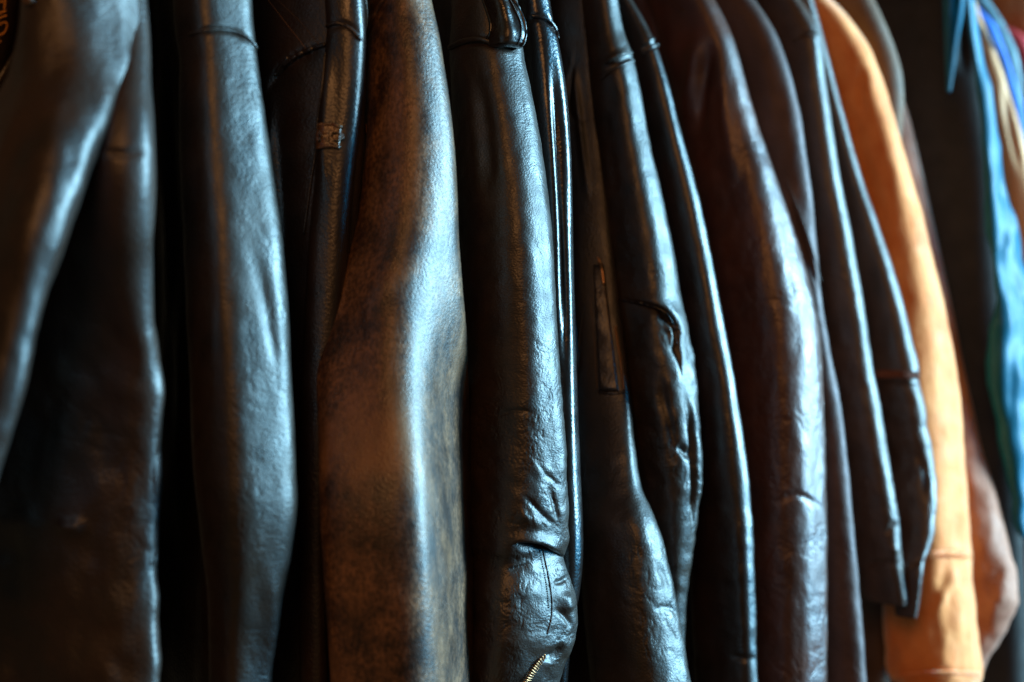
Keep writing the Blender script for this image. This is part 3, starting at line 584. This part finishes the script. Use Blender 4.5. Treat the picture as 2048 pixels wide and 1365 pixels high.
# 12 slim dark with cuff
j = Jacket('leather_jacket', 'chocolate leather jacket whose sleeve ends in a wide straight cuff near the bottom', 'jacket', GR, px=1770, dd=0.02)
j.body(M['choc'], [(-260, 1480), (0, 1560), (200, 1620), (600, 1690), (1180, 1720)], y1=1180, back=0.06, th=0.012, seed=37, amp=0.002)
j.tube('sleeve', [(-260, 1390, 1490), (-80, 1465, 1562), (0, 1495, 1596), (40, 1510, 1622), (70, 1518, 1638), (100, 1522, 1644), (150, 1528, 1650), (250, 1540, 1665), (350, 1552, 1680), (450, 1565, 1700), (600, 1588, 1728), (750, 1610, 1750), (900, 1640, 1776), (1000, 1662, 1792), (1080, 1685, 1803), (1130, 1700, 1808), (1190, 1722, 1817), (1206, 1728, 1818)],
       M['choc'], ratio=2.6, p=3.0, nv=460, nu=220, tilt=0.4,
       wr=[('fold', (24, 24, 5), 0.0016, 50, 1200), ('fold', (32, 32, 15), 0.0016, 50, 1500), ('fold', (60, 60, 60), 0.0010, 650, 1100), ('crease', (45, 45, 60), 0.0009, 500, 1200)],
       strokes=[('groove', [(1590, 75), (1615, 66), (1640, 72)], 5, 0.002), ('groove', [(1705, 1135), (1760, 1126), (1810, 1128)], 5, 0.0022), ('groove', [(1765, 1070), (1785, 1055), (1796, 1040)], 7, 0.003), ('ridge', [(1780, 1090), (1798, 1110)], 9, 0.002)])
j.cord('seam', [(1586, 84), (1606, 68), (1630, 62), (1640, 70)], M['choc'], r=0.0015, n=30)
j.dashes('cuff_stitching', [(1708, 1140), (1760, 1130), (1812, 1130)], M['darkthread'], 26, ln=0.0025, wd=0.0004, th=0.0003)

# 13 ribbed elbow
j = Jacket('leather_jacket', 'chocolate leather jacket with rust ribbed seam across the elbow and narrow cuff', 'jacket', GR, px=1840, dd=0.01)
j.body(M['choc'], [(-260, 1520), (0, 1600), (200, 1660), (600, 1740), (1120, 1780)], y1=1120, back=0.06, th=0.012, seed=40, amp=0.002)
j.tube('sleeve', [(-260, 1440, 1530), (0, 1540, 1625), (150, 1590, 1665), (280, 1620, 1700), (360, 1640, 1722), (440, 1655, 1752), (520, 1668, 1778), (600, 1680, 1802), (680, 1692, 1824), (744, 1700, 1838), (756, 1702, 1837), (800, 1710, 1848), (860, 1725, 1857), (920, 1745, 1868), (970, 1755, 1874, -.01), (1030, 1768, 1872, -.02), (1080, 1775, 1864, -.03), (1120, 1780, 1850, -.045), (1150, 1784, 1846, -.05), (1200, 1788, 1840, -.05), (1234, 1790, 1835, -.05)],
       M['choc'], ratio=2.6, p=3.0, nv=460, nu=220, tilt=0.4,
       wr=[('fold', (24, 24, 5), 0.0016, 50, 1200), ('fold', (32, 32, 15), 0.0016, 50, 1500), ('fold', (55, 55, 60), 0.0016, 780, 1150), ('crease', (45, 45, 60), 0.0010, 700, 1200)],
       strokes=[('groove', [(1700, 768), (1770, 766), (1838, 768)], 4, 0.0025), ('groove', [(1830, 900), (1848, 940), (1850, 1000)], 8, 0.003), ('groove', [(1815, 1140), (1835, 1128), (1850, 1118)], 5, 0.003), ('ridge', [(1702, 752), (1838, 752)], 12, 0.0012)])
j.dashes('ribbed_seam', [(1738, 750), (1780, 748), (1836, 752)], M['knit'], 24, ln=0.0085, wd=0.0008, th=0.0008, cross=True, lift=0.0004)
j.cord('seam', [(1706, 768), (1770, 766), (1838, 769)], M['choc'], r=0.0011)

# 14 orange
j = Jacket('suede_jacket', 'bright orange tan suede jacket with cream-lit edge and a gathered seam near its hem', 'jacket', GR, px=1925, dd=0.01)
j.body(M['orange'], [(-260, 1540), (-100, 1590), (0, 1660), (100, 1730), (300, 1800), (700, 1900), (1560, 1930)], back=0.05, th=0.016, seed=43, amp=0.003)
j.tube('sleeve', [(-260, 1330, 1440), (-120, 1420, 1545), (-40, 1480, 1612), (0, 1510, 1652), (40, 1535, 1692), (80, 1555, 1722), (110, 1565, 1740), (150, 1580, 1757), (210, 1600, 1777), (330, 1630, 1815), (420, 1655, 1842), (500, 1672, 1862), (600, 1695, 1888), (700, 1710, 1906), (800, 1722, 1920), (900, 1735, 1927), (1000, 1748, 1934), (1100, 1755, 1940), (1200, 1762, 1948), (1280, 1768, 1956), (1345, 1772, 1964), (1362, 1776, 1962)],
       M['orange'], ratf=[(-260, 2.3), (350, 2.1), (700, 1.3), (1400, 1.05)], p=2.8, nv=480, nu=260, tilt=0.45,
       wr=[('fold', (22, 22, 5), 0.0040, 80, 1400), ('fold', (60, 60, 45), 0.0010, 100, 1400), ('fold', (40, 40, 30), 0.0030, 1100, 1400)],
       strokes=[('groove', [(1858, 1108), (1900, 1104), (1942, 1108)], 4, 0.002), ('ridge', [(1920, 1120), (1890, 1190), (1862, 1240)], 11, 0.0035), ('ridge', [(1905, 1120), (1915, 1220), (1925, 1330)], 14, 0.003),
                ('groove', [(1700, 180), (1720, 300), (1760, 450)], 20, 0.003), ('groove', [(1730, 110), (1720, 180), (1740, 260)], 12, 0.003), ('groove', [(1790, 1350), (1880, 1340), (1960, 1345)], 4, 0.002)])
j.dashes('gathered_seam', [(1858, 1114), (1900, 1112), (1942, 1116)], M['orange'], 16, ln=0.0045, wd=0.0011, th=0.0007, cross=True)
j.cord('seam', [(1856, 1106), (1900, 1104), (1941, 1107)], M['orange'], r=0.0009)
j.cord('hem', [(1790, 1354), (1880, 1346), (1962, 1348)], M['orange'], r=0.002)

# 15 rust suede
j = Jacket('suede_jacket', 'rust brown suede jacket with a pale rounded elbow showing beyond the orange one', 'jacket', GR, px=1975, dd=0.03)
j.body(M['rust'], [(-260, 1600), (0, 1700), (300, 1830), (700, 1910), (1560, 1980)], back=0.05, th=0.014, seed=46, amp=0.003)
j.tube('sleeve', [(-260, 1470, 1570), (-100, 1540, 1640), (0, 1580, 1694), (50, 1600, 1724), (100, 1620, 1752), (180, 1655, 1798), (220, 1668, 1812), (300, 1690, 1832), (400, 1710, 1856), (500, 1730, 1878), (600, 1750, 1900), (700, 1765, 1922), (800, 1780, 1944), (900, 1795, 1968), (1000, 1815, 1998), (1080, 1830, 2018), (1150, 1840, 2032), (1200, 1840, 2035), (1250, 1835, 2012), (1310, 1820, 1978), (1380, 1800, 1950), (1560, 1760, 1920)],
       M['rust'], ratio=1.6, p=2.0, nv=460, nu=240, tilt=0.35,
       wr=[('fold', (22, 22, 5), 0.003, 80, 1400), ('fold', (45, 45, 40), 0.003, 900, 1400), ('crease', (35, 35, 45), 0.002, 1050, 1400)],
       strokes=[('ridge', [(2010, 1100), (2005, 1180), (1975, 1240)], 16, 0.004)])
# olive shoulder behind
j = Jacket('suede_jacket', 'olive brown suede shoulder showing between the rust jacket and the long black coat', 'jacket', GR, px=1800, dd=0.12)
j.tube('body', [(-260, 1560, 1690), (0, 1600, 1742), (40, 1620, 1762), (100, 1650, 1788), (150, 1665, 1803), (200, 1670, 1808), (300, 1670, 1800), (600, 1660, 1790), (1500, 1640, 1780)], M['olive'], ratio=2.0, nv=180, nu=140, tilt=0.2,
       wr=[('fold', (22, 22, 6), 0.003, -200, 1500)])

# 16 black coat with satin edges
j = Jacket('wool_coat', 'long black coat with a shiny blue satin lining edge, right of the rust suede jacket', 'coat', GR, px=2010, dd=0.07)
j.tube('body', [(-300, 1560, 1900, .0), (-100, 1640, 1930), (0, 1700, 1945), (100, 1720, 1958), (200, 1730, 1978), (300, 1740, 1992), (500, 1760, 2004), (700, 1790, 2022), (900, 1820, 2036), (1050, 1840, 2046), (1560, 1850, 2056)], M['coat'], ratio=2.3, p=2.2, nv=320, nu=200, dd=0.02, tilt=0.3,
       wr=[('fold', (14, 14, 4), 0.004, -200, 1500)], strokes=[('groove', [(1932, -40), (1930, 60), (1925, 160)], 16, 0.012)])
j.tube('lapel', [(-120, 1876, 1934, -.01), (-20, 1886, 1930), (30, 1888, 1926), (80, 1889, 1917), (140, 1890, 1909), (185, 1893, 1902)], M['satin'], ratio=0.55, dd=-0.082, nv=160, nu=90, tilt=0.0, cap_in=0.3, ang=42,
       wr=[('fold', (60, 60, 14), 0.002, -100, 250)])
j.tube('lining_edge', [(-120, 1900, 1930, 0), (0, 1932, 1950), (60, 1938, 1958), (140, 1950, 1972), (220, 1962, 1986), (300, 1968, 2000), (400, 1975, 2018), (500, 1978, 2040), (600, 1984, 2064), (750, 1990, 2076), (900, 2010, 2080), (980, 2022, 2080), (1050, 2028, 2080), (1075, 2036, 2080)], M['satin'], ratio=0.33, p=2.6, dd=-0.10, nv=360, nu=200, tilt=0.15, ang=42, cap_in=0.2,
       wr=[('fold', (26, 26, 12), 0.010, 150, 1100), ('fold', (36, 36, 18), 0.008, 300, 1100)])

# 17.. garments at the right edge
j = Jacket('suede_jacket', 'tan suede sleeve with stitched shoulder at the right edge, beside the blue satin', 'jacket', GR, px=2040, dd=0.06)
j.tube('sleeve', [(-200, 1840, 1925), (0, 1900, 1950), (50, 1925, 1968), (100, 1935, 1990), (150, 1945, 2008), (220, 1955, 2030), (300, 1965, 2052), (400, 1975, 2075), (700, 1990, 2110), (1500, 2000, 2140)], M['tan'], ratio=1.6, nv=240, nu=160, tilt=0.25,
       wr=[('fold', (40, 40, 8), 0.004, 0, 900)], strokes=[('groove', [(2003, 150), (2022, 260), (2045, 360)], 8, 0.004)])
j.dashes('stitching', [(1957, 52), (1968, 66), (1978, 82), (1988, 98)], M['darkthread'], 12, ln=0.006, wd=0.0012, th=0.001, cross=True)
j = Jacket('blue_jacket', 'royal blue jacket with a rounded shoulder behind the tan sleeve', 'jacket', GR, px=2050, dd=0.13)
j.tube('sleeve', [(-200, 1860, 1900), (-20, 1890, 1930), (26, 1905, 1960), (50, 1930, 1988), (80, 1940, 2004), (120, 1960, 2018), (170, 1975, 2032), (240, 1990, 2050), (400, 2000, 2075), (1500, 2010, 2110)], M['royal'], ratio=1.6, nv=200, nu=120, tilt=0.2, wr=[('fold', (30, 30, 10), 0.003, -100, 900)])
j = Jacket('teal_jacket', 'slate teal jacket with thin worn shoulder at the right edge beyond the royal blue', 'jacket', GR, px=2056, dd=0.19)
j.tube('sleeve', [(-200, 1890, 1940), (0, 1920, 1975), (45, 1940, 2004), (80, 1960, 2022), (120, 1975, 2036), (200, 1990, 2046), (300, 2010, 2060), (1500, 2010, 2100)], M['teal'], ratio=1.6, nv=200, nu=120, tilt=0.2, wr=[('fold', (60, 60, 30), 0.003, -100, 900)])
j = Jacket('red_garment', 'red garment at the upper right edge of the rail, below the ginger cloth', 'garment', GR, px=2060, dd=0.26)
j.tube('body', [(58, 1975, 2020), (72, 1985, 2045), (110, 2000, 2070), (300, 2010, 2090), (1500, 2010, 2110)], M['red'], ratio=1.5, nv=160, nu=100, tilt=0.2)
j = Jacket('ginger_garment', 'ginger brown garment in the top right corner behind the blue shoulder', 'garment', GR, px=2010, dd=0.36)
j.tube('body', [(-300, 1930, 2180), (0, 1935, 2200), (40, 1950, 2210), (90, 1990, 2210), (130, 2040, 2190)], M['ginger'], ratio=1.3, p=2.4, nv=120, nu=140, tilt=0.0, ang=75, wr=[('fold', (20, 20, 30), 0.006, -200, 200)])
j = Jacket('dark_green_garment', 'dark green-black garment at the lower right edge below the blue satin lining', 'garment', GR, px=2040, dd=0.14)
j.tube('body', [(900, 1960, 2090), (1050, 1940, 2100), (1200, 1930, 2120), (1560, 1900, 2150)], M['forest'], ratio=1.4, nv=140, nu=140, tilt=0.0, wr=[('fold', (30, 30, 14), 0.005, 800, 1500)])
